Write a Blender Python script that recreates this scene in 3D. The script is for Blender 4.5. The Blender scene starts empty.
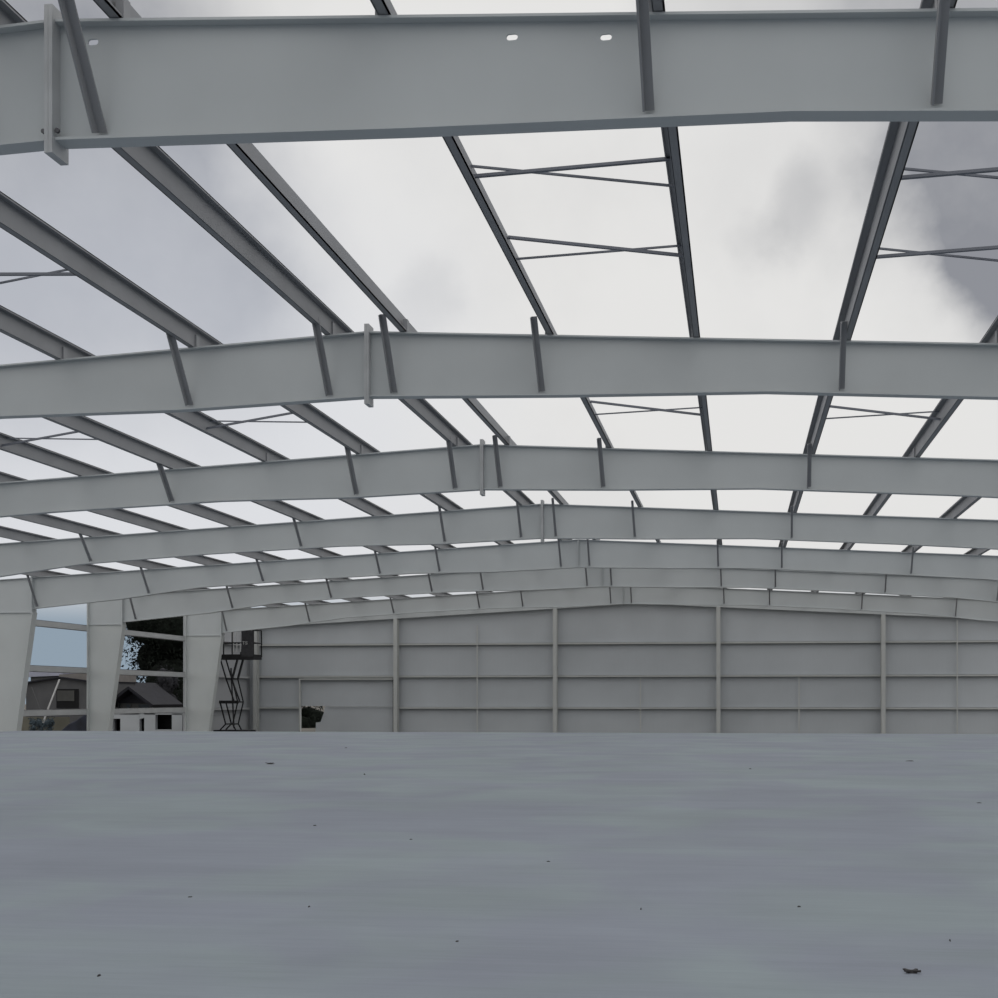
import bpy, bmesh, math, random
from mathutils import Vector
random.seed(7)
COL = bpy.context.scene.collection
# ---------------------------------------------------------------- survey frame
# Lengths below are in survey units (1 unit = 0.8 m), x across the hall, y along it, z from eye level.
S = 0.8; EYE = 1.205; F = 1087.0; CX, CY = 625.2, 697.6; PSI = 0.1041
CO, SI = math.cos(PSI), math.sin(PSI)
def W(x, y, z): return Vector((x*S, y*S, (z+EYE)*S))
def xat(px, Y):
    k = (px-CX)/F
    return Y*(k*CO-SI)/(CO+k*SI)
def at(px, py, Y):
    X = xat(px, Y); zc = Y*CO-X*SI
    return (X, Y, (CY-py)*zc/F)
def floorpt(px, py, z=-EYE):
    zc = -z*F/(py-CY); xc = (px-CX)/F*zc
    return (xc*CO-zc*SI, xc*SI+zc*CO, z)

# ---------------------------------------------------------------- materials
def mat(name, col, rough=.6, var=.06, scale=3., metal=0., bump=0., stretch=(1,1,1), col2=None, spec=.4):
    m = bpy.data.materials.new(name); m.use_nodes = True
    n, l = m.node_tree.nodes, m.node_tree.links
    b = n['Principled BSDF']; b.inputs['Roughness'].default_value = rough
    b.inputs['Metallic'].default_value = metal; b.inputs['Specular IOR Level'].default_value = spec
    tc = n.new('ShaderNodeTexCoord'); mp = n.new('ShaderNodeMapping'); mp.inputs['Scale'].default_value = stretch
    nz = n.new('ShaderNodeTexNoise'); nz.inputs['Scale'].default_value = scale; nz.inputs['Detail'].default_value = 5
    l.new(tc.outputs['Object'], mp.inputs[0]); l.new(mp.outputs[0], nz.inputs['Vector'])
    mx = n.new('ShaderNodeMix'); mx.data_type = 'RGBA'
    c2 = col2 or tuple(min(1, c*(1-2*var)) for c in col)
    mx.inputs['A'].default_value = (*[min(1, c*(1+var)) for c in col], 1); mx.inputs['B'].default_value = (*c2, 1)
    mr = n.new('ShaderNodeMapRange'); mr.inputs[1].default_value = .3; mr.inputs[2].default_value = .7
    l.new(nz.outputs[0], mr.inputs[0]); l.new(mr.outputs[0], mx.inputs['Factor']); l.new(mx.outputs['Result'], b.inputs['Base Color'])
    if bump:
        bp = n.new('ShaderNodeBump'); bp.inputs['Strength'].default_value = bump; bp.inputs['Distance'].default_value = .01
        l.new(nz.outputs[0], bp.inputs['Height']); l.new(bp.outputs[0], b.inputs['Normal'])
    return m
M = {}
M['paint'] = mat('grey_painted_steel', (.50,.525,.535), .5, .03, .9)
M['paint_col'] = mat('pale_painted_steel', (.55,.575,.575), .5, .04, .7)
M['purlin'] = mat('purlin_steel', (.27,.275,.29), .55, .05, 2.)
M['plate'] = mat('splice_steel', (.47,.48,.49), .45, .06, 5.)
M['girt'] = mat('girt_steel', (.48,.49,.50), .5, .04, 2.)
M['gable_col'] = mat('gable_column_steel', (.50,.51,.50), .5, .03, 2.)
M['rod'] = mat('brace_steel', (.16,.17,.20), .5, .05, 4.)
M['bolt'] = mat('bolt_steel', (.12,.12,.13), .5, .1, 6., metal=.4)
M['ground'] = mat('earth', (.13,.12,.105), .95, .2, .5)
M['black'] = mat('black_steel', (.012,.012,.014), .6, .2, 4.)
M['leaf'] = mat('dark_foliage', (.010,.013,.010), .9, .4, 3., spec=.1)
M['leaf2'] = mat('blue_green_foliage', (.05,.07,.085), .9, .3, 3.)
M['leaf3'] = mat('grey_foliage', (.03,.03,.036), .9, .3, 3.)
M['bark'] = mat('bark', (.03,.025,.02), .9, .3, 6.)
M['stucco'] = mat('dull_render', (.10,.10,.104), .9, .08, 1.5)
M['roof_dark'] = mat('dark_slate', (.012,.012,.018), .8, .2, 3.)
M['roof_brown'] = mat('brown_sheet', (.20,.185,.175), .7, .1, 2.)
M['white_wall'] = mat('white_plaster', (.42,.44,.46), .9, .05, 1.)
M['shade'] = mat('grey_shutter', (.07,.07,.066), .8, .1, 3.)
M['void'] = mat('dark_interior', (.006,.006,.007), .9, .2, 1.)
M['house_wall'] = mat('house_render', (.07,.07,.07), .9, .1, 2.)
M['glass'] = mat('window_glass', (.02,.025,.03), .15, .1, 1.)
M['pole'] = mat('white_pole', (.62,.62,.62), .5, .05, 3.)
M['tarp'] = mat('navy_tarp', (.022,.026,.042), .7, .3, 2.)
M['speck'] = mat('dark_chip', (.035,.033,.035), .8, .2, 8.)
M['label_white'] = mat('white_lettering', (.6,.6,.6), .6, .02, 3.)
M['mesh_grey'] = mat('lift_mesh_panel', (.05,.05,.055), .7, .15, 8.)
M['far_white'] = mat('pale_blue_sheet', (.35,.36,.44), .6, .06, 1.5)

def floor_material():
    m = bpy.data.materials.new('trowelled_concrete'); m.use_nodes = True
    n, l = m.node_tree.nodes, m.node_tree.links; b = n['Principled BSDF']
    b.inputs['Specular IOR Level'].default_value = .25; b.inputs['Roughness'].default_value = .62
    tc = n.new('ShaderNodeTexCoord')
    def noise(scale, st, det=4, dist=0., rot=0.):
        mp = n.new('ShaderNodeMapping'); mp.inputs['Scale'].default_value = st; mp.inputs['Rotation'].default_value[2] = rot
        z = n.new('ShaderNodeTexNoise'); z.inputs['Scale'].default_value = scale; z.inputs['Detail'].default_value = det
        z.inputs['Distortion'].default_value = dist
        l.new(tc.outputs['Object'], mp.inputs[0]); l.new(mp.outputs[0], z.inputs['Vector']); return z
    def ramp(src, a, b_, c0, c1):
        r = n.new('ShaderNodeMapRange'); r.inputs[1].default_value = a; r.inputs[2].default_value = b_
        r.inputs[3].default_value = c0; r.inputs[4].default_value = c1; l.new(src, r.inputs[0]); return r.outputs[0]
    big = noise(.9, (.8, .8, 1), 3, .5); mid = noise(1.2, (.6, 1.1, 1), 4, .4); fine = noise(7., (.5, 7, 1), 5, .6); fr = noise(2.2, (.25, 5, 1), 4, .3)
    mx = n.new('ShaderNodeMix'); mx.data_type = 'RGBA'
    mx.inputs['A'].default_value = (.200,.221,.264,1); mx.inputs['B'].default_value = (.212,.248,.270,1)
    l.new(ramp(big.outputs[0], .42, .6, 0, 1), mx.inputs['Factor'])
    prev = mx.outputs['Result']
    for src, a, b_, lo, hi in ((mid, .3, .7, .91, 1.08), (fr, .35, .65, .975, 1.025), (fine, .3, .7, .965, 1.035)):
        v = n.new('ShaderNodeVectorMath'); v.operation = 'SCALE'
        l.new(prev, v.inputs[0]); l.new(ramp(src.outputs[0], a, b_, lo, hi), v.inputs['Scale']); prev = v.outputs[0]
    l.new(prev, b.inputs['Base Color'])
    bp = n.new('ShaderNodeBump'); bp.inputs['Strength'].default_value = .25; bp.inputs['Distance'].default_value = .004
    l.new(fine.outputs[0], bp.inputs['Height']); l.new(bp.outputs[0], b.inputs['Normal'])
    return m
M['concrete'] = floor_material()

def sheet_material(name, axis, col):
    m = mat(name, col, .55, .05, .35)
    n, l = m.node_tree.nodes, m.node_tree.links; b = n['Principled BSDF']
    tc = n.new('ShaderNodeTexCoord'); wv = n.new('ShaderNodeTexWave'); wv.bands_direction = axis
    wv.inputs['Scale'].default_value = 1.6; wv.inputs['Distortion'].default_value = 0
    l.new(tc.outputs['Object'], wv.inputs['Vector'])
    bp = n.new('ShaderNodeBump'); bp.inputs['Strength'].default_value = .08; bp.inputs['Distance'].default_value = .01
    l.new(wv.outputs['Fac'], bp.inputs['Height']); l.new(bp.outputs[0], b.inputs['Normal'])
    return m
M['sheet'] = sheet_material('wall_sheeting', 'X', (.48,.505,.53))
M['sheet_side'] = sheet_material('side_sheeting', 'Y', (.42,.43,.45))

# ---------------------------------------------------------------- mesh builder
class MB:
    def __init__(s): s.bm = bmesh.new()
    def v(s, p): return s.bm.verts.new(W(*p))
    def face(s, pts): return s.bm.faces.new([s.v(p) for p in pts])
    def hexa(s, c):   # 8 corners: bottom ring then top ring
        v = [s.v(p) for p in c]
        for f in ((3,2,1,0),(4,5,6,7),(0,1,5,4),(1,2,6,5),(2,3,7,6),(3,0,4,7)): s.bm.faces.new([v[i] for i in f])
        return s
    def box(s, x0, x1, y0, y1, z0, z1):
        s.hexa([(x0,y0,z0),(x1,y0,z0),(x1,y1,z0),(x0,y1,z0),(x0,y0,z1),(x1,y0,z1),(x1,y1,z1),(x0,y1,z1)]); return s
    def bar(s, a, b, w, h, up=(0,0,1)):
        a, b = Vector(a), Vector(b); d = (b-a).normalized(); u = Vector(up)
        if abs(d.dot(u)) > .98: u = Vector((0,1,0))
        r = d.cross(u).normalized(); u = r.cross(d).normalized(); r = r*w/2; u = u*h/2
        s.hexa([a-r-u, a+r-u, b+r-u, b-r-u, a-r+u, a+r+u, b+r+u, b-r+u]); return s
    def angle(s, a, b, w, t, up=(0,0,1)):   # L-shaped section
        a, b = Vector(a), Vector(b); d = (b-a).normalized(); u = Vector(up)
        r = d.cross(u).normalized(); u = r.cross(d).normalized()
        s.bar(a, b, w, t, up); s.bar(a+u*w/2-r*w/2, b+u*w/2-r*w/2, t, w, up); return s
    def extrude(s, poly, vec, holes=()):   # planar outline (with holes) pushed along vec
        es = []
        for ring in (poly,)+tuple(holes):
            vs = [s.v(p) for p in ring]
            es += [s.bm.edges.new((vs[i], vs[(i+1) % len(vs)])) for i in range(len(vs))]
        g = bmesh.ops.triangle_fill(s.bm, edges=es, use_beauty=True, use_dissolve=False)
        fs = [f for f in g['geom'] if isinstance(f, bmesh.types.BMFace)]
        e = bmesh.ops.extrude_face_region(s.bm, geom=fs)
        bmesh.ops.translate(s.bm, verts=[q for q in e['geom'] if isinstance(q, bmesh.types.BMVert)], vec=Vector(vec)*S)
        return s
    def ribbon(s, pts, t, y0, y1, nrm=None):   # plate along a polyline in the x-z plane
        n = len(pts); off = []
        for i in range(n):
            a = pts[max(0, i-1)]; b = pts[min(n-1, i+1)]
            dx, dz = b[0]-a[0], b[1]-a[1]; L = math.hypot(dx, dz); off.append((-dz/L*t, dx/L*t))
        rings = []
        for (x, z), (ox, oz) in zip(pts, off):
            rings.append([s.v((x, y0, z)), s.v((x, y1, z)), s.v((x+ox, y1, z+oz)), s.v((x+ox, y0, z+oz))])
        for a, b in zip(rings, rings[1:]):
            for k in range(4): s.bm.faces.new([a[k], a[(k+1) % 4], b[(k+1) % 4], b[k]])
        s.bm.faces.new(rings[0][::-1]); s.bm.faces.new(rings[-1]); return s
    def cyl(s, c, r, h, axis='y', n=10):
        c = Vector(c); ax = {'x': (Vector((0,1,0)), Vector((0,0,1)), Vector((1,0,0))), 'y': (Vector((1,0,0)), Vector((0,0,1)), Vector((0,1,0))), 'z': (Vector((1,0,0)), Vector((0,1,0)), Vector((0,0,1)))}[axis]
        a = [s.v(c+ax[0]*r*math.cos(2*math.pi*i/n)+ax[1]*r*math.sin(2*math.pi*i/n)-ax[2]*h/2) for i in range(n)]
        b = [s.v(c+ax[0]*r*math.cos(2*math.pi*i/n)+ax[1]*r*math.sin(2*math.pi*i/n)+ax[2]*h/2) for i in range(n)]
        s.bm.faces.new(a); s.bm.faces.new(b[::-1])
        for i in range(n): s.bm.faces.new([a[i], a[(i+1) % n], b[(i+1) % n], b[i]])
        return s
    def build(s, name, m, parent=None, origin=None, bevel=0):
        bmesh.ops.recalc_face_normals(s.bm, faces=s.bm.faces)
        if parent is not None:
            o0 = Vector((0,0,0)); q = parent
            while q is not None: o0 += q.location; q = q.parent
        elif origin is not None: o0 = W(*origin)
        else:
            xs = [v.co for v in s.bm.verts]
            o0 = Vector(((min(c.x for c in xs)+max(c.x for c in xs))/2, (min(c.y for c in xs)+max(c.y for c in xs))/2, min(c.z for c in xs)))
        bmesh.ops.translate(s.bm, verts=s.bm.verts, vec=-o0)
        me = bpy.data.meshes.new(name); s.bm.to_mesh(me); s.bm.free(); me.materials.append(m)
        o = bpy.data.objects.new(name, me); COL.objects.link(o)
        if parent is not None: o.parent = parent
        else: o.location = o0
        if bevel:
            b = o.modifiers.new('edge', 'BEVEL'); b.width = bevel; b.segments = 2; b.limit_method = 'ANGLE'
        return o
def thing(name, loc, label, cat, group=None):
    o = bpy.data.objects.new(name, None); o.location = W(*loc); o.empty_display_size = .2; COL.objects.link(o)
    return tag(o, label, cat, group)
def tag(o, label, cat, group=None):
    o['label'] = label; o['category'] = cat
    if group: o['group'] = group
    return o
def struct(o): o['kind'] = 'structure'; return o

# ---------------------------------------------------------------- frame geometry
XI = {4: -26.0, 5: -26.42, 6: -26.1}          # inner line of the knees
YF = [8.434, 16.05, 23.433, 30.773, 37.824, 44.448, 52.815]; YW = 60.35
R = -5.60; HT = 5.555; SL = .0538; LE, RE = -28.0, 16.76; GZ = -2.05
UD = [(0,.99),(3,.895),(6,.768),(10,.768),(14,.815),(17,1.0),(22.5,1.1)]           # beam depth right of the crown
UL = [(0,.99),(3,.95),(6,.81),(10,.768),(14,.80),(17,1.03),(20.5,1.17),(22.5,1.2)]   # and left of it
def depth(u, left=False):
    T = UL if left else UD
    for (a, da), (b, db) in zip(T, T[1:]):
        if u <= b: return da+(db-da)*(u-a)/(b-a)
    return T[-1][1]
def ztop(X): return HT-SL*abs(X-R)
def zbot(X): return ztop(X)-depth(abs(X-R), X < R)
def uk(k): return .58+2.18*k
PT = (0,1,3,6); QT = (0,2,3,5,7,9)

# ---------------------------------------------------------------- the setting
EDGE = 37.0
o = MB().box(-26.0, 30, -10, EDGE, -EYE-.84, -EYE).build('floor', M['concrete']); struct(o)
o = MB().box(-220, 160, -60, 320, GZ-.3, GZ).build('ground', M['ground']); struct(o)
# far gable wall with the torn opening
YS = YW+.12
def wpt(px, py): X, Y, Z = at(px, py, YS); return (X, YS, Z)
outl = [(LE-.27, YS, GZ), (RE, YS, GZ), (RE, YS, ztop(RE)+.1), (R, YS, HT+.1), (LE-.27, YS, ztop(LE)+.1)]
hole = [wpt(301,706), wpt(325,706), wpt(323.5,714), wpt(320.5,722), wpt(316,722.5), wpt(315.5,733)]
hole += [(hole[-1][0], YS, GZ+.05), (hole[0][0], YS, GZ+.05)]
struct(MB().extrude(outl, (0,.05,0), (hole,)).build('wall_back', M['sheet']))
o = MB().box(LE-.27, LE-.20, YF[6]+.15, YW+.11, GZ, ztop(LE)-.1).build('wall_left', M['sheet_side']); struct(o)

# ---------------------------------------------------------------- rafters
rl = ['nearest pale grey roof beam, across the top of the photo, with white slots in it',
      'second nearest deep grey roof beam, crossing the photo at one third height',
      'third roof beam from the camera, its crown splice just left of centre',
      'fourth roof beam from the camera, halfway down the photo',
      'fifth roof beam from the camera, landing on the leftmost column',
      'sixth roof beam from the camera, landing on the middle of the three left columns',
      'farthest roof beam, just in front of the closed gable wall']
for i, Y in enumerate(YF):
    XL = XI[i] if i >= 4 else LE
    t = thing('steel_rafter', (R, Y, zbot(R)), rl[i], 'rafter', 'tapered roof beams of the hall')
    xs = sorted(set([R+s_*u for u in (0,3,6,10,14,17,20.5) for s_ in (-1, 1)]+[XL, RE]+[R+q for q in (-1.5,1.5,-4.5,4.5,-8,8,-12,12)]))
    xs = [x for x in xs if XL <= x <= RE]
    tp = [(x, ztop(x)) for x in xs]; bt = [(x, zbot(x)) for x in xs]
    holes = []
    if i == 0:
        for px, py in ((93,42), (512,37), (606,37)):
            X, _, Z = at(px, py, Y); rg = []
            for k in range(16):
                a = 2*math.pi*k/16; cxx = .020 if math.cos(a) > 0 else -.020
                rg.append((X+cxx+.026*math.cos(a), Y, Z+.026*math.sin(a)))
            holes.append(rg)
    outline = [(x, Y, z-.01) for x, z in tp]+[(x, Y, z+.01) for x, z in reversed(bt)]
    MB().extrude(outline, (0,.015,0), tuple(holes)).build('web', M['paint'], t)
    MB().ribbon(tp, -.022, Y-.075, Y+.08).build('top_flange', M['paint'], t)
    MB().ribbon(bt, .022, Y-.075, Y+.08).build('bottom_flange', M['paint'], t)
    # crown splice: a pair of bolted end plates
    sp = MB()
    for s_ in (-1, 1):
        x = R+s_*.018
        if i < 4: sp.box(x-.017, x+.017, Y-.11, Y+.11, zbot(R)-.12, ztop(R)+.10)
        else: sp.box(x-.012, x+.012, Y-.07, Y+.07, zbot(R)+.02, ztop(R)-.02)
    spo = sp.build('splice_plate', M['plate'] if i < 4 else M['paint'], t)
    if i == 0:
        for xx in (-.06, .06):
            MB().cyl((R+xx, Y-.078, zbot(R)+.07), .02, .02, 'y', 8).build('bolt', M['bolt'], spo)
    pat = PT if i in (1,2,3) else QT
    for s_ in (-1, 1):
        for k in range(10):
            X = R+s_*uk(k)
            if not (XL+.2 < X < RE-.2): continue
            if i < 3 and -12.5 < X < 8:
                MB().box(X-.035, X+.035, Y-.05, Y+.05, ztop(X), ztop(X)+.20).build('purlin_cleat', M['purlin'], t)
            if k in pat:
                tx, bx_ = (.21, .21) if (k == 0 and s_ > 0) else (.07, .06) if (k == 0) else (.14, .12) if k == 1 else (.09, .07)
                MB().angle((X-tx, Y-.60, ztop(X)+.08), (X-bx_, Y-.05, zbot(X)+.06), .08 if i < 3 else .055, .016, (1,0,0)).build('flange_brace', M['purlin'], t)

# ---------------------------------------------------------------- portal columns on the left
cl = ['large pale grey tapered column at the left edge of the photo',
      'pale grey tapered column between the two open bays on the left',
      'pale grey tapered column nearest the scissor lift']
KZ = 3.16
for n_, i in enumerate((4,5,6)):
    Y = YF[i]; XK = XI[i]
    t = thing('tapered_stanchion', (LE+.6, Y, GZ), cl[n_], 'steel post', 'tapered columns along the left side')
    xi = lambda z: XK-(KZ-z)*.145
    MB().extrude([(LE, Y, GZ), (xi(GZ), Y, GZ), (xi(KZ), Y, KZ), (LE, Y, KZ)], (0,.015,0)).build('web', M['paint_col'], t)
    MB().extrude([(LE, Y, KZ), (XK, Y, KZ), (XK, Y, ztop(XK)), (LE, Y, ztop(LE))], (0,.015,0)).build('knee_panel', M['paint'], t)
    MB().box(LE-.03, LE, Y-.14, Y+.15, GZ, ztop(LE)).build('outer_flange', M['paint_col'], t)
    MB().hexa([(xi(GZ),Y-.14,GZ),(xi(GZ)+.03,Y-.14,GZ),(xi(GZ)+.03,Y+.15,GZ),(xi(GZ),Y+.15,GZ),
               (XK,Y-.14,KZ),(XK+.03,Y-.14,KZ),(XK+.03,Y+.15,KZ),(XK,Y+.15,KZ)]).build('inner_flange', M['paint_col'], t)
    MB().box(XK-.05, XK, Y-.14, Y+.15, KZ-.08, ztop(XK)+.05).build('end_plate', M['paint'], t)
    MB().box(LE, XK, Y-.05, Y+.06, KZ-.015, KZ+.015).build('stiffener', M['paint'], t)
    MB().ribbon([(LE, ztop(LE)), (XK, ztop(XK))], -.022, Y-.075, Y+.08).build('cap_plate', M['paint'], t)
    MB().box(LE-.03, xi(GZ)+.15, Y-.2, Y+.2, GZ, GZ+.03).build('base_plate', M['plate'], t)

# ---------------------------------------------------------------- purlins
places = {(-1,0):'grey roof purlin just left of the crown splices', (1,0):'grey roof purlin just right of the crown splices'}
def plabel(s_, k):
    if (s_, k) in places: return places[(s_, k)]
    return '%s grey roof purlin %s of the crown, running away to the gable' % (['','second','third','fourth','fifth','sixth','seventh','eighth','ninth','tenth'][k], 'left' if s_ < 0 else 'right')
for s_ in (-1, 1):
    for k in range(10):
        X = R+s_*uk(k)-(.07 if (s_ > 0 and k == 0) else 0); z = ztop(X)+.004; h, w, tk, lip = .29, .095, .014, .03
        y0 = 3.5; y1 = YW
        t = thing('roof_purlin', (X, y0, z), plabel(s_, k), 'purlin', 'roof purlins')
        o_ = s_; mb = MB()                                    # Z section: lower flange outward, upper flange towards the crown
        mb.box(X-tk/2, X+tk/2, y0, y1, z, z+h)
        xa_, xb_ = sorted((X, X+o_*w)); mb.box(xa_, xb_, y0, y1, z, z+tk)
        xe = X+o_*w; mb.box(min(xe, xe-o_*tk), max(xe, xe-o_*tk), y0, y1, z, z+lip)
        xa_, xb_ = sorted((X, X-o_*w)); mb.box(xa_, xb_, y0, y1, z+h-tk, z+h)
        xe = X-o_*w; mb.box(min(xe, xe+o_*tk), max(xe, xe+o_*tk), y0, y1, z+h-lip, z+h)
        mb.build('z_section', M['purlin'], t)

# ---------------------------------------------------------------- cross braces between purlins
def cross(s_, k, Y, flip, label):
    Xa, Xb = sorted((R+s_*uk(k), R+s_*uk(k+1)))
    za, zb = ztop(Xa), ztop(Xb)
    t = thing('cross_brace', ((Xa+Xb)/2, Y, min(za, zb)), label, 'roof bracing', 'crossed angle braces between purlins')
    hi, lo = .25, .05
    a1 = (Xa+.01, Y, za+(lo if flip else hi)); b1 = (Xb-.01, Y, zb+(hi if flip else lo))
    a2 = (Xa+.01, Y+.16, za+(hi if flip else lo)); b2 = (Xb-.01, Y+.16, zb+(lo if flip else hi))
    MB().angle(a1, b1, .04, .012).build('bar', M['rod'], t)
    MB().bar(a2, b2, .022, .022).build('bar', M['rod'], t)
def yfr(i, f): return YF[i]+(YF[i+1]-YF[i])*f
cross(1, 1, yfr(0,.36), True, 'crossed angle brace high in the middle roof bay, the upper one below the slotted beam')
cross(1, 1, yfr(0,.62), False, 'crossed angle brace in the middle roof bay, the lower one below the slotted beam')
cross(1, 3, yfr(0,.36), True, 'crossed angle brace at the right edge against grey cloud, the upper one')
cross(1, 3, yfr(0,.62), True, 'crossed angle brace at the right edge against grey cloud, the lower one')
cross(-1, 1, yfr(0,.63), False, 'crossed angle brace at the far left edge below the nearest beam')
cross(1, 1, yfr(1,.62), False, 'crossed angle brace behind the second beam, right of centre')
cross(1, 3, yfr(1,.60), False, 'crossed angle brace behind the second beam, towards the right edge')
cross(-1, 1, yfr(1,.62), True, 'crossed angle brace behind the second beam, left of its splice plate')
cross(-1, 3, yfr(1,.62), True, 'crossed angle brace behind the second beam, at the left edge')

# ---------------------------------------------------------------- side girts
GL = [(-.62,'lowest'), (1.165,'middle'), (3.00,'highest')]
def girt(a, b, label, group, h=.26, d=.16, m='girt', side=None):
    mb = MB(); tk = .015
    (x0, y0, z), (x1, y1, _) = a, b
    if abs(x1-x0) < .01:
        x0 += .002; mb.box(x0-d, x0, y0, y1, z-h/2, z-h/2+tk).box(x0-d, x0, y0, y1, z+h/2-tk, z+h/2).box(x0-tk, x0, y0, y1, z-h/2, z+h/2)
    else:
        mb.box(x0, x1, y0, y0+d, z-h/2, z-h/2+tk).box(x0, x1, y0, y0+d, z+h/2-tk, z+h/2).box(x0, x1, y0, y0+tk, z-h/2, z+h/2)
    return tag(mb.build('horizontal_girt', M[m]), label, 'girt', group)
for i, nm in ((4,'in the leftmost open bay, showing pale sky'), (5,'in the open bay before the dark tree')):
    for z, w_ in GL: girt((LE-.03, YF[i]-.02, z), (LE-.03, YF[i+1]-.06, z), '%s pale grey side girt %s' % (w_, nm), 'side girts')
for z, w_ in GL: girt((LE-.03, YF[6], z), (LE-.03, YW-.25, z), '%s side girt on the sheeted bay behind the scissor lift' % w_, 'side girts', .15)
# ---------------------------------------------------------------- gable columns and girts
gx = [xat(p, YW) for p in (258, 397.5, 556, 718.5, 882.5)]+[xat(1048, YW)]
gn = ['at the left corner beside the scissor lift', 'right of the framed doorway', 'left of centre', 'right of centre', 'near the right edge of the photo']
for k, X in enumerate(gx[:5]):
    t = thing('gable_post', (X, YW-.3, GZ), 'slim grey gable column '+gn[k], 'steel post', 'slim columns of the far gable wall')
    top = ztop(X)-.33
    MB().box(X-.11, X+.11, YW-.42, YW-.40, GZ, top).build('front_flange', M['gable_col'], t)
    MB().box(X-.01, X+.01, YW-.40, YW-.08, GZ, top).build('web', M['gable_col'], t)
    MB().box(X-.11, X+.11, YW-.08, YW-.06, GZ, top).build('rear_flange', M['gable_col'], t)
o = MB()
for xa, xb in ((LE, R), (R, RE)):
    n = MB
    o.hexa([(xa,YW-.2,ztop(xa)-.32),(xb,YW-.2,ztop(xb)-.32),(xb,YW+.05,ztop(xb)-.32),(xa,YW+.05,ztop(xa)-.32),
            (xa,YW-.2,ztop(xa)-.01),(xb,YW-.2,ztop(xb)-.01),(xb,YW+.05,ztop(xb)-.01),(xa,YW+.05,ztop(xa)-.01)])
tag(o.build('gable_rafter', M['paint']), 'shallow grey beam along the top of the far gable wall', 'rafter')
bays = ['between the corner and the framed doorway', 'left of centre', 'in the central gable bay', 'right of centre', 'at the right edge']
for k in range(5):
    for z, w_ in GL:
        xa, xb = gx[k]+.005, gx[k+1]-.005
        if k == 0 and w_ == 'lowest': xb = xat(299, YW)
        girt((xa, YW-.064, z+.03), (xb, YW-.06, z+.03), '%s horizontal girt of the far gable wall, %s' % (w_, bays[k]), 'girts of the far gable wall', .12, .16, 'gable_col')
for px, z0, z1, lb in ((477.5, GZ, 4.1, 'left of centre'), (640.5, GZ, 1.1, 'in the central gable bay'), (799, GZ, 1.1, 'right of centre'), (957, GZ, 4.2, 'at the right edge')):
    X = xat(px, YW)
    tag(MB().box(X-.035, X+.035, YW-.085, YW-.062, z0, z1).build('girt_strap', M['gable_col']), 'thin vertical strap across the gable girts, '+lb, 'strap', 'thin straps on the gable girts')
# framed doorway closed with sheeting
t = thing('doorway_frame', (xat(348, YW), YW-.1, GZ), 'framed doorway in the far gable wall beside the torn black opening', 'door frame')
x0, x1 = xat(300.5, YW), xat(395, YW)
MB().box(x0-.05, x0+.03, YW-.12, YW+.06, GZ, 1.1).build('jamb', M['gable_col'], t)
MB().box(x1-.10, x1+.0, YW-.10, YW+.06, GZ, 1.1).build('jamb', M['black'], t)['label'] = 'dark jamb'
MB().box(x0, x1, YW-.10, YW+.06, 1.02, 1.10).build('head', M['gable_col'], t)
tag(MB().box(xat(326, YW), x1-.1, YW+.02, YW+.06, -.52, -.49).build('sheet_trim', M['plate']), 'faint sheet joint strip across the framed doorway', 'trim')

# ---------------------------------------------------------------- scissor lift
LY = 54.5
lx = lambda px: xat(px, LY)
lz = lambda py: at(235, py, LY)[2]
t = thing('scissor_lift', (lx(232), LY, GZ), 'raised black scissor lift working beside the left corner of the gable wall', 'scissor lift')
xa, xb = lx(216.5), lx(257.5); zd = lz(657)
MB().box(xa, xb, LY-.5, LY+.5, zd-.14, zd+.12).build('platform_deck', M['black'], t)
rail = MB(); H = 1.40
for yy in (LY-.48, LY+.48):
    for z in (zd+H, zd+H*.52): rail.bar((xa, yy, z), (xb, yy, z), .045, .045)
    for f in (0, .28, 1): rail.bar((xa+(xb-xa)*f, yy, zd), (xa+(xb-xa)*f, yy, zd+H), .05, .05)
for x in (xa, xb):
    for z in (zd+H, zd+H*.52): rail.bar((x, LY-.48, z), (x, LY+.48, z), .045, .045)
rail.build('guard_rail', M['black'], t)
x2 = lx(246)
pn = MB().box(x2, xb, LY-.52, LY-.49, zd, zd+H-.05).build('mesh_panel', M['mesh_grey'], t)
MB().box(lx(236), x2, LY+.46, LY+.48, zd, zd+.42).build('kick_panel', M['mesh_grey'], t)
pl = MB()
for px in (237.6, 241, 244.6, 255.5): pl.bar((lx(px), LY-.47, zd+.25), (lx(px), LY-.47, zd+H), .035, .035)
pl.build('upright', M['label_white'], t)['label'] = 'pale uprights'
tx = MB(); bx = lx(247.2); bz = lz(645); yy = LY-.54
tx.box(bx, bx+.12, yy, yy+.01, bz+.13, bz+.16).box(bx+.045, bx+.075, yy, yy+.01, bz, bz+.13)
bx += .155
tx.box(bx, bx+.11, yy, yy+.01, bz+.13, bz+.16).box(bx, bx+.03, yy, yy+.01, bz+.07, bz+.16).box(bx, bx+.11, yy, yy+.01, bz+.065, bz+.095).box(bx+.08, bx+.11, yy, yy+.01, bz, bz+.095).box(bx, bx+.11, yy, yy+.01, bz, bz+.03)
tx.build('lettering', M['label_white'], pn)
zs = [lz(658.5), lz(679), lz(702), lz(724), GZ+.36]
xs_ = [(lx(223), lx(240)), (lx(229), lx(234.5)), (lx(223), lx(240)), (lx(228.5), lx(235)), (lx(223), lx(238))]
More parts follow.
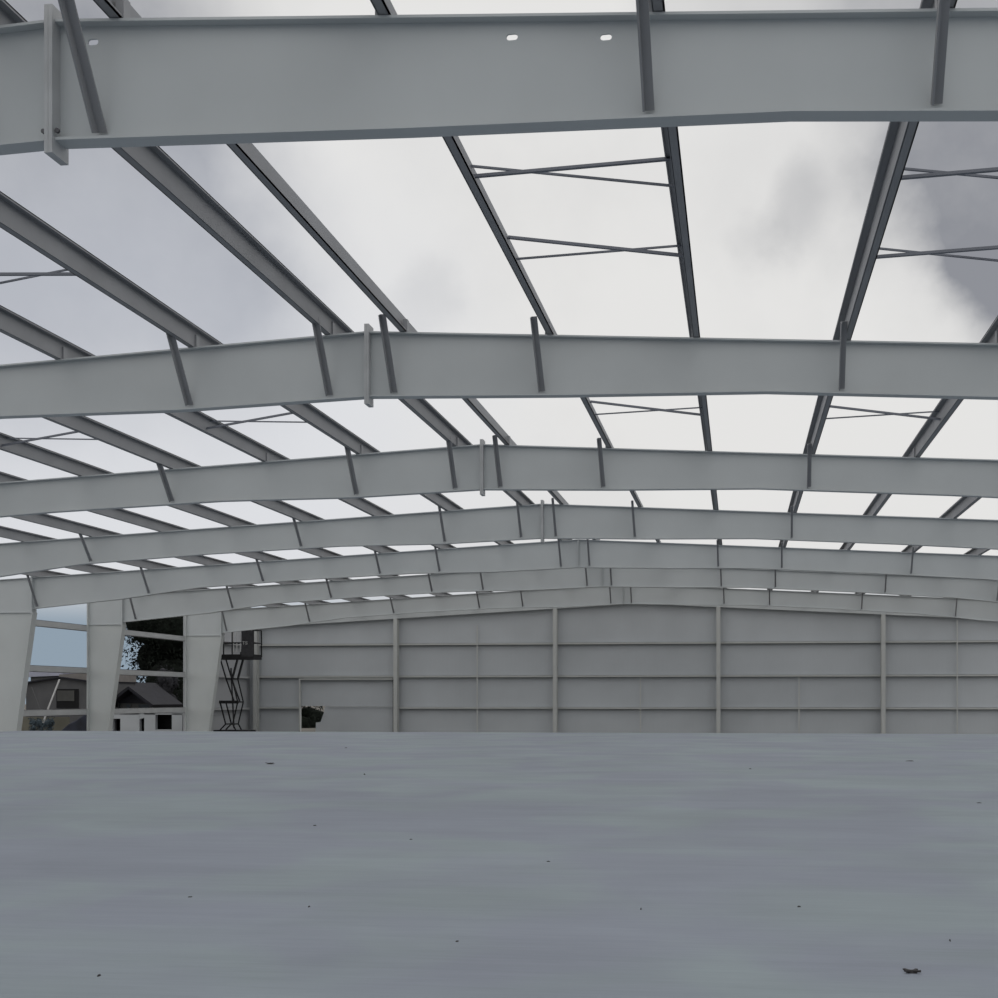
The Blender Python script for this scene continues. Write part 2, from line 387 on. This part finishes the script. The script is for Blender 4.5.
for j in range(4):
    (l0, r0), (l1, r1) = xs_[j], xs_[j+1]
    for yy, dx in ((LY-.32, 0), (LY+.32, .0)):
        MB().bar((l0, yy, zs[j]), (l1 if j != 1 else r1-.15, yy, zs[j+1]), .05, .075, (0,1,0)).build('scissor_arm', M['black'], t)
        MB().bar((r0, yy+.06, zs[j]), (r1, yy+.06, zs[j+1]), .05, .06 if j else .16, (0,1,0)).build('scissor_arm', M['black'], t)
    for q in (l0, r0): MB().bar((q, LY-.36, zs[j]), (q, LY+.36, zs[j]), .07, .07).build('cross_shaft', M['black'], t)
MB().box(lx(222), lx(241), LY-.33, LY-.27, lz(703.5), lz(700.5)).build('link_plate', M['black'], t)
MB().bar((lx(231), LY, lz(668)), (lx(234), LY, lz(728)), .06, .06).build('lift_cylinder', M['mesh_grey'], t)
MB().box(lx(217.5), lx(252), LY-.45, LY+.45, GZ+.12, GZ+.36).build('chassis', M['black'], t)
for px in (220.5, 249):
    for yy in (LY-.42, LY+.42): MB().cyl((lx(px), yy, GZ+.15), .15, .12, 'y', 16).build('wheel', M['black'], t)

# ---------------------------------------------------------------- outside
def crown(name, cx, cy, cz, rx, ry, rz, n, size, m, parent, seed, core=.8):
    rnd = random.Random(seed); mb = MB()
    lumps = [(rnd.uniform(-.55,.55), rnd.uniform(-.5,.5), rnd.uniform(-.6,.6), rnd.uniform(.42,.62)) for _ in range(9)]
    for _ in range(n):
        L = rnd.choice(lumps); d = Vector((rnd.gauss(0,1), rnd.gauss(0,1), rnd.gauss(0,1))).normalized()
        r = L[3]*rnd.uniform(.5,1.25)
        c = Vector((cx+(L[0]+d.x*r)*rx, cy+(L[1]+d.y*r)*ry, cz+(L[2]+d.z*r)*rz))
        a = Vector((rnd.gauss(0,1), rnd.gauss(0,1), rnd.gauss(0,1))).normalized(); b = a.cross(d).normalized()*size*rnd.uniform(.5,1); a = a*size*rnd.uniform(.7,1.3)
        mb.face([c-a, c+b*.6, c+a, c-b*.6])
    for L in lumps:
        vs = {}
        r = L[3]*core; N = 8
        rings = []
        for p in range(1, 6):
            th = math.pi*p/6
            rings.append([mb.v((cx+(L[0]+r*math.sin(th)*math.cos(2*math.pi*q/N))*rx, cy+(L[1]+r*math.sin(th)*math.sin(2*math.pi*q/N))*ry, cz+(L[2]+r*math.cos(th))*rz)) for q in range(N)])
        tv = mb.v((cx+L[0]*rx, cy+L[1]*ry, cz+(L[2]+r)*rz)); bv = mb.v((cx+L[0]*rx, cy+L[1]*ry, cz+(L[2]-r)*rz))
        for q in range(N):
            mb.bm.faces.new([tv, rings[0][q], rings[0][(q+1) % N]]); mb.bm.faces.new([bv, rings[-1][(q+1) % N], rings[-1][q]])
            for a_, b_ in zip(rings, rings[1:]): mb.bm.faces.new([a_[q], b_[q], b_[(q+1) % N], a_[(q+1) % N]])
    bmo = mb.build(name, m, parent); return bmo
def tree(px, py, Y, rx, rz, n, label, seed, m='leaf', cat='tree', name='leafy_tree', size=.13, core=.72):
    x, _, z = at(px, py, Y); t = thing(name, (x, Y, GZ), label, cat)
    MB().bar((x, Y, GZ), (x+.1, Y, z), .35*rx/3, .35*rx/3).build('trunk', M['bark'], t)
    crown('foliage', x, Y, z, rx, rx*.9, rz, n, size, M[m], t, seed, core)
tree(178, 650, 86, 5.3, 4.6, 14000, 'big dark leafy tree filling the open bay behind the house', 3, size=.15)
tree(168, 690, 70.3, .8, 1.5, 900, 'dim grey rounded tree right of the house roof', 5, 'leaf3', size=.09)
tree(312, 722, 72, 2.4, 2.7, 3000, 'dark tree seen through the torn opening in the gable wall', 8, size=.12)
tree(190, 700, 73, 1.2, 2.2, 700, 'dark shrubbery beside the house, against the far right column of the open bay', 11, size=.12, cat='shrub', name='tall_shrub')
# gabled house
HY = 66
hx = lambda px: xat(px, HY)
hz = lambda py: at(135, py, HY)[2]
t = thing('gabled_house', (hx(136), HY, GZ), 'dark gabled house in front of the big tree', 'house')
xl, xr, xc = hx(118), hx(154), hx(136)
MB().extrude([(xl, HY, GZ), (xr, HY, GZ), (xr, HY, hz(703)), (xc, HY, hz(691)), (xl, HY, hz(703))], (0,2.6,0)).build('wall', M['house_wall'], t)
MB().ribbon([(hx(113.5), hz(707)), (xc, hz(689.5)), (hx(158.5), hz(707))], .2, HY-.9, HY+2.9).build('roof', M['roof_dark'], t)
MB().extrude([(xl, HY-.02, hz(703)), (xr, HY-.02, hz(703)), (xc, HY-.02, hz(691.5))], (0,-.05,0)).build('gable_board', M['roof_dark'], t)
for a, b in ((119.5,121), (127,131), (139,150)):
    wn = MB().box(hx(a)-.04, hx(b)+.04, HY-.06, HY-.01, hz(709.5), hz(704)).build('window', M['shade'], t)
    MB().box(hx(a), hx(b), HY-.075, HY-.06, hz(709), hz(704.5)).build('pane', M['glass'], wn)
# second rear roof
t = thing('far_house', (xat(150, 73), 73, GZ), 'bluish dark roof rising behind the gabled house', 'house')
fz = lambda py: at(145, py, 73)[2]
MB().box(xat(131,73), xat(157,73), 72, 75, GZ, fz(703)).build('wall', M['house_wall'], t)
MB().ribbon([(xat(125,73), fz(694)), (xat(136,73), fz(684)), (xat(160,73), fz(700))], .12, 71.5, 75.5).build('roof', M['roof_dark'], t)
# low white building
BY = 57.5
bX = lambda px: xat(px, BY)
bz_ = lambda py: at(150, py, BY)[2]
t = thing('low_outbuilding', (bX(148), BY, GZ), 'low white outbuilding with black doorways, right outside the open bay', 'outbuilding')
zt, zb = bz_(713.5), GZ
mb = MB()
for a, b, top, bot in ((108,112.5,0,0),(120.3,139.4,0,0),(144.2,155.3,0,0),(171.8,182.3,0,0),(184.0,186,0,0)): mb.box(bX(a), bX(b), BY, BY+.25, zb, zt)
mb.box(bX(108), bX(186), BY, BY+.25, bz_(714.6), zt+.02)
mb.box(bX(112), bX(121), BY+.01, BY+.24, bz_(718.8), zt); mb.box(bX(155), bX(172), BY+.01, BY+.24, zb, bz_(729.5))
mb.hexa([(bX(139.3),BY+.01,bz_(719.5)),(bX(144.3),BY+.01,bz_(717.5)),(bX(144.3),BY+.2,bz_(717.5)),(bX(139.3),BY+.2,bz_(719.5)),(bX(139.3),BY+.01,zt),(bX(144.3),BY+.01,zt),(bX(144.3),BY+.2,zt),(bX(139.3),BY+.2,zt)])
mb.box(bX(108), bX(108.6), BY, BY+2.5, zb, zt)
mb.build('wall', M['white_wall'], t)
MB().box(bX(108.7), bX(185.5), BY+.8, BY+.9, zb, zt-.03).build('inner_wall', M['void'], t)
MB().box(bX(107.5), bX(186), BY-.02, BY+2.6, zt+.02, zt+.10).build('roof', M['white_wall'], t)

# shed with brown roof in the first open bay
SY = 64
sx = lambda px: xat(px, SY)
sz = lambda py: at(55, py, SY)[2]
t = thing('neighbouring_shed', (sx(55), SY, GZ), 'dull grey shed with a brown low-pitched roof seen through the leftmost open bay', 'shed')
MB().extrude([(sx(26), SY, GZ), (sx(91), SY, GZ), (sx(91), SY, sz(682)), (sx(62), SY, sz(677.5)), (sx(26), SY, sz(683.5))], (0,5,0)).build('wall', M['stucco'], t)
MB().ribbon([(sx(24), sz(683.8)), (sx(62), sz(678)), (sx(92), sz(682.3))], .08, SY-.25, SY+5.2).build('eaves', M['roof_dark'], t)
MB().hexa([(sx(58),SY+.1,sz(678.5)),(sx(92),SY+.1,sz(682)),(sx(92),SY+5,sz(682)),(sx(58),SY+5,sz(678)),
           (sx(58),SY+.1,sz(674.5)),(sx(92),SY+.1,sz(672.5)),(sx(92),SY+5,sz(672.5)),(sx(58),SY+5,sz(674.5))]).build('roof', M['roof_brown'], t)
wn = MB().box(sx(57), sx(78.8), SY-.06, SY-.01, sz(708), sz(689)).build('window', M['void'], t)
MB().box(sx(58), sx(75), SY-.09, SY-.06, sz(701), sz(690.5)).build('shutter', M['shade'], wn)
MB().box(sx(24.5), sx(25.6), SY-.3, SY-.2, GZ, sz(684)).build('downpipe', M['roof_dark'], t)
MB().box(sx(16), sx(88), SY-2.0, SY-1.85, GZ, at(50,717,SY-2)[2]).build('yard_wall', mat('ochre_block', (.13,.125,.10), .9, .15, 1.), t)
t = tag(MB().hexa([(xat(26,80),80,at(26,677,80)[2]),(xat(62,80),80,at(62,675.5,80)[2]),(xat(62,80),86,at(62,675.5,80)[2]),(xat(26,80),86,at(26,677,80)[2]),
    (xat(26,80),80,at(26,671,80)[2]),(xat(62,80),80,at(62,670.5,80)[2]),(xat(62,80),86,at(62,670.5,80)[2]),(xat(26,80),86,at(26,671,80)[2])]).build('flat_roof', M['far_white']), 'pale blue flat roof showing above the dull grey shed', 'roof')
wb = MB().box(xat(27,80)+.1, xat(61,80)-.1, 80.3, 85.7, GZ, at(40,676.5,80)[2]); o = wb.build('far_wall', M['stucco']); o.parent = t; o.location = -t.location+o.location
tag(MB().bar(at(59.5,679.5,61), at(48.3,708,61), .07, .07).bar(at(48.3,708,61), (at(40,733,61)[0], 61, GZ), .07, .07).build('slanting_pole', M['pole']), 'bright white slanting pole in front of the grey shed wall', 'pole')
tag(MB().bar(at(31.5,687,61.5), at(39.5,708,61.5), .035, .035).bar(at(39.5,708,61.5), (at(50,735,61.5)[0], 61.5, GZ), .035, .035).build('slanting_pole', M['stucco']), 'faint thin pole leaning the other way at the left of the grey shed wall', 'pole')
for k, (px, lb) in enumerate(((34.5,'leftmost'), (41.5,'middle'), (48.5,'rightmost'))):
    x, Y, z = at(px, 727, 60-.4*k); t = thing('low_shrub', (x, Y, GZ), '%s of three bluish low shrubs below the lowest girt of the leftmost open bay' % lb, 'shrub', 'bluish low shrubs')
    MB().bar((x, Y, GZ), (x, Y, z), .04, .04).build('stem', M['bark'], t)
    crown('foliage', x, Y, z, .36, .36, .55, 240, .07, M['leaf2'], t, 20+k, .5)
# dark slanting tarp heap
ty = 58
tx_ = lambda px: xat(px, ty); tz = lambda py: at(75, py, ty)[2]
o = MB().extrude([(tx_(60), ty, GZ), (tx_(60), ty, tz(731)), (tx_(68), ty, tz(724)), (tx_(76), ty, tz(720)), (tx_(84), ty, tz(714)), (tx_(92), ty, tz(713)), (tx_(92), ty, GZ)], (0,1.6,0)).build('tarpaulin_heap', M['tarp'], bevel=.06)
tag(o, 'dark navy covered heap sloping up towards the middle column', 'tarpaulin')
tag(MB().bar((tx_(63.5), 59.5+.6, GZ), (tx_(63.5), 60.1, at(63.5,715,60.1)[2]), .07, .07).build('fence_post', M['roof_dark']), 'short dark post standing beside the navy covered heap', 'post')

# ---------------------------------------------------------------- specks on the slab
specks = [(270,763,8,2.2,'largest dark winged-looking chip on the far left of the slab'), (346,747.5,3,1,'tiny dark chip close to the far edge of the slab, left of centre'),
 (364.5,773.5,2,2.4,'small upright dark chip right of the winged-looking chip'), (315,825,4,1.4,'thin dark chip lying left of centre, midway to the near edge'),
 (411,839,4,1.0,'faint flat sliver just left of centre on the slab'), (190,896.5,5,1.2,'faint flat sliver on the left of the slab'),
 (309,906,2,2,'small dark chip left of centre, nearer the camera'), (99,974.5,3.2,3,'round black chip close to the lower left corner'),
 (548.5,861,5,1.2,'thin dark chip just right of centre'), (641,908,1.6,3,'narrow dark chip right of centre near the camera'),
 (799,906,4.5,1.8,'dark chip on the right, level with the narrow one'), (909.5,760.5,11,1.2,'long flat black sliver near the far right of the slab'),
 (950,939.5,1.6,3,'narrow dark chip near the right edge'), (912,970.5,14,4.6,'biggest dark insect-like scrap at the lower right of the slab'),
 (457,941,4,1,'faint sliver near the camera left of centre'), (750,768.5,3,1,'tiny faint chip right of centre near the far edge'), (979,802.5,7,1,'thin grey sliver at the right edge of the slab')]
for k, (px, py, w_, h_, lb) in enumerate(specks):
    X, Y, Z = floorpt(px, py+h_/2); zc = EYE*F/(py+h_/2-CY); u = zc/F
    rnd = random.Random(k); mb = MB(); w2 = w_*u/2; hh = max(h_*u*.7, .006); dy = max(w2*.6, .015)
    n = 10; ring = [(X+w2*math.cos(2*math.pi*q/n)*rnd.uniform(.7,1.05), Y+dy*math.sin(2*math.pi*q/n)*rnd.uniform(.6,1.1)) for q in range(n)]
    lo = [mb.v((a, b, Z+.0005)) for a, b in ring]
    hi = [mb.v((X+(a-X)*.55, Y+(b-Y)*.55, Z+hh*rnd.uniform(.5,1))) for a, b in ring]
    mb.bm.faces.new(lo[::-1]); mb.bm.faces.new(hi)
    for q in range(n): mb.bm.faces.new([lo[q], lo[(q+1) % n], hi[(q+1) % n], hi[q]])
    if w_ >= 8 and h_ > 2:
        for s_ in (-1, 1):
            mb.bar((X, Y, Z+hh*.5), (X+s_*w2*1.1, Y-.02, Z+hh*.9), .012, .008); mb.bar((X, Y, Z+hh*.4), (X+s_*w2*.9, Y+.05, Z+.004), .012, .006)
    tag(mb.build('debris_chip', M['speck']), lb, 'debris', 'dark specks of debris on the slab')

# ---------------------------------------------------------------- sky
def dirof(px, py):
    xc = (px-CX)/F; yc = (CY-py)/F
    v = Vector((xc*CO-SI, xc*SI+CO, yc)); return v.normalized()
w = bpy.data.worlds.new('overcast'); bpy.context.scene.world = w; w.use_nodes = True
n, l = w.node_tree.nodes, w.node_tree.links
bg = n['Background']; tc = n.new('ShaderNodeTexCoord')
def vm(op, a, b=None, sc=None):
    q = n.new('ShaderNodeVectorMath'); q.operation = op
    for i_, s_ in enumerate((a, b)):
        if s_ is None: continue
        if isinstance(s_, (tuple, Vector)): q.inputs[i_].default_value = s_
        else: l.new(s_, q.inputs[i_])
    if sc is not None: q.inputs['Scale'].default_value = sc
    return q
def mathn(op, a, b):
    q = n.new('ShaderNodeMath'); q.operation = op
    for i_, s_ in enumerate((a, b)):
        if isinstance(s_, (int, float)): q.inputs[i_].default_value = s_
        else: l.new(s_, q.inputs[i_])
    return q.outputs[0]
def noise(scale, det=6, off=(0,0,0), st=(1,1,1)):
    mp = n.new('ShaderNodeMapping'); mp.inputs['Location'].default_value = off; mp.inputs['Scale'].default_value = st
    z = n.new('ShaderNodeTexNoise'); z.inputs['Scale'].default_value = scale; z.inputs['Detail'].default_value = det; z.inputs['Roughness'].default_value = .55
    l.new(tc.outputs['Generated'], mp.inputs[0]); l.new(mp.outputs[0], z.inputs['Vector']); return z
def mrange(src, a, b, c=0., d=1., sm=True):
    r = n.new('ShaderNodeMapRange'); r.interpolation_type = 'SMOOTHSTEP' if sm else 'LINEAR'
    for i_, v_ in enumerate((a, b, c, d)): r.inputs[i_+1].default_value = v_
    l.new(src, r.inputs[0]); return r.outputs[0]
wz = noise(5.5, 6)
wob = vm('SCALE', vm('SUBTRACT', wz.outputs['Color'], (.5,.5,.5)).outputs[0], None, .14)
pos = vm('ADD', vm('NORMALIZE', tc.outputs['Generated']).outputs[0], wob.outputs[0])
BL = [(70,250,.24,.62), (215,310,.10,.42), (85,170,.12,.35), (-60,120,.30,.45), (985,200,.115,.72), (1080,120,.24,.75), (965,150,.07,.4), (990,290,.075,.55), (800,222,.05,.26), (755,240,.035,.14), (420,305,.05,.22), (40,30,.2,.3), (720,5,.08,.2), (880,-60,.14,.35)]
acc = None
for px, py, r_, st in BL:
    d = vm('DISTANCE', pos.outputs[0], dirof(px, py))
    k = mrange(d.outputs['Value'], r_, r_*.25, 0., st)
    acc = k if acc is None else mathn('ADD', acc, k)
cl_ = noise(3.2, 7, (3,1,2))
cn = mrange(cl_.outputs[0], .48, .70, 0., .12)
acc = mathn('MINIMUM', mathn('ADD', acc, cn), 1.0)
fine = noise(9., 6, (1,5,2)); acc = mathn('MULTIPLY', acc, mrange(fine.outputs[0], .25, .7, .82, 1.12, False))
mx = n.new('ShaderNodeMix'); mx.data_type = 'RGBA'
mx.inputs['A'].default_value = (.78,.775,.765,1); mx.inputs['B'].default_value = (.27,.28,.31,1)
l.new(acc, mx.inputs['Factor'])
sep = n.new('ShaderNodeSeparateXYZ'); l.new(tc.outputs['Generated'], sep.inputs[0])
m2 = n.new('ShaderNodeMix'); m2.data_type = 'RGBA'; m2.inputs['A'].default_value = (.27,.34,.41,1)
l.new(mx.outputs['Result'], m2.inputs['B'])
l.new(mrange(sep.outputs[2], .055, .115), m2.inputs['Factor'])
m3 = n.new('ShaderNodeMix'); m3.data_type = 'RGBA'; m3.inputs['A'].default_value = (.66,.69,.76,1)   # a band of thinner, bluer cloud to the left
dl = vm('DISTANCE', pos.outputs[0], dirof(120, 480)); l.new(mrange(dl.outputs['Value'], .42, .12, 1., .5), m3.inputs['Factor'])
l.new(m2.outputs['Result'], m3.inputs['B'])
m4 = n.new('ShaderNodeMix'); m4.data_type = 'RGBA'; l.new(mrange(sep.outputs[2], .055, .115), m4.inputs['Factor'])
l.new(m2.outputs['Result'], m4.inputs['A']); l.new(m3.outputs['Result'], m4.inputs['B'])
# unseen sky overhead and behind the viewer, brightened to add light to the hall
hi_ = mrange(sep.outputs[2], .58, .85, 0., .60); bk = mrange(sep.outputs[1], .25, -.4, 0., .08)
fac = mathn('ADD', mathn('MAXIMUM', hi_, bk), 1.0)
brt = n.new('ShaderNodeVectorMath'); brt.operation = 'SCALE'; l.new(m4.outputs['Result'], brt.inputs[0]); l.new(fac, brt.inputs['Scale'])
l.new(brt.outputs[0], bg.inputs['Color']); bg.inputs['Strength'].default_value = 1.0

# ---------------------------------------------------------------- camera and view
cam = bpy.data.cameras.new('camera'); co = bpy.data.objects.new('camera', cam); COL.objects.link(co)
co.location = W(0,0,0); co.rotation_euler = (math.pi/2, 0, PSI)
cam.sensor_width = 36; cam.lens = 36*F/998; cam.shift_x = (499-CX)/998; cam.shift_y = (CY-499)/998; cam.clip_end = 1000; cam.clip_start = .05
sc = bpy.context.scene; sc.camera = co
sc.view_settings.view_transform = 'Standard'; sc.view_settings.look = 'None'; sc.view_settings.gamma = 1
sc.view_settings.exposure = 0; sc.view_settings.use_curve_mapping = False
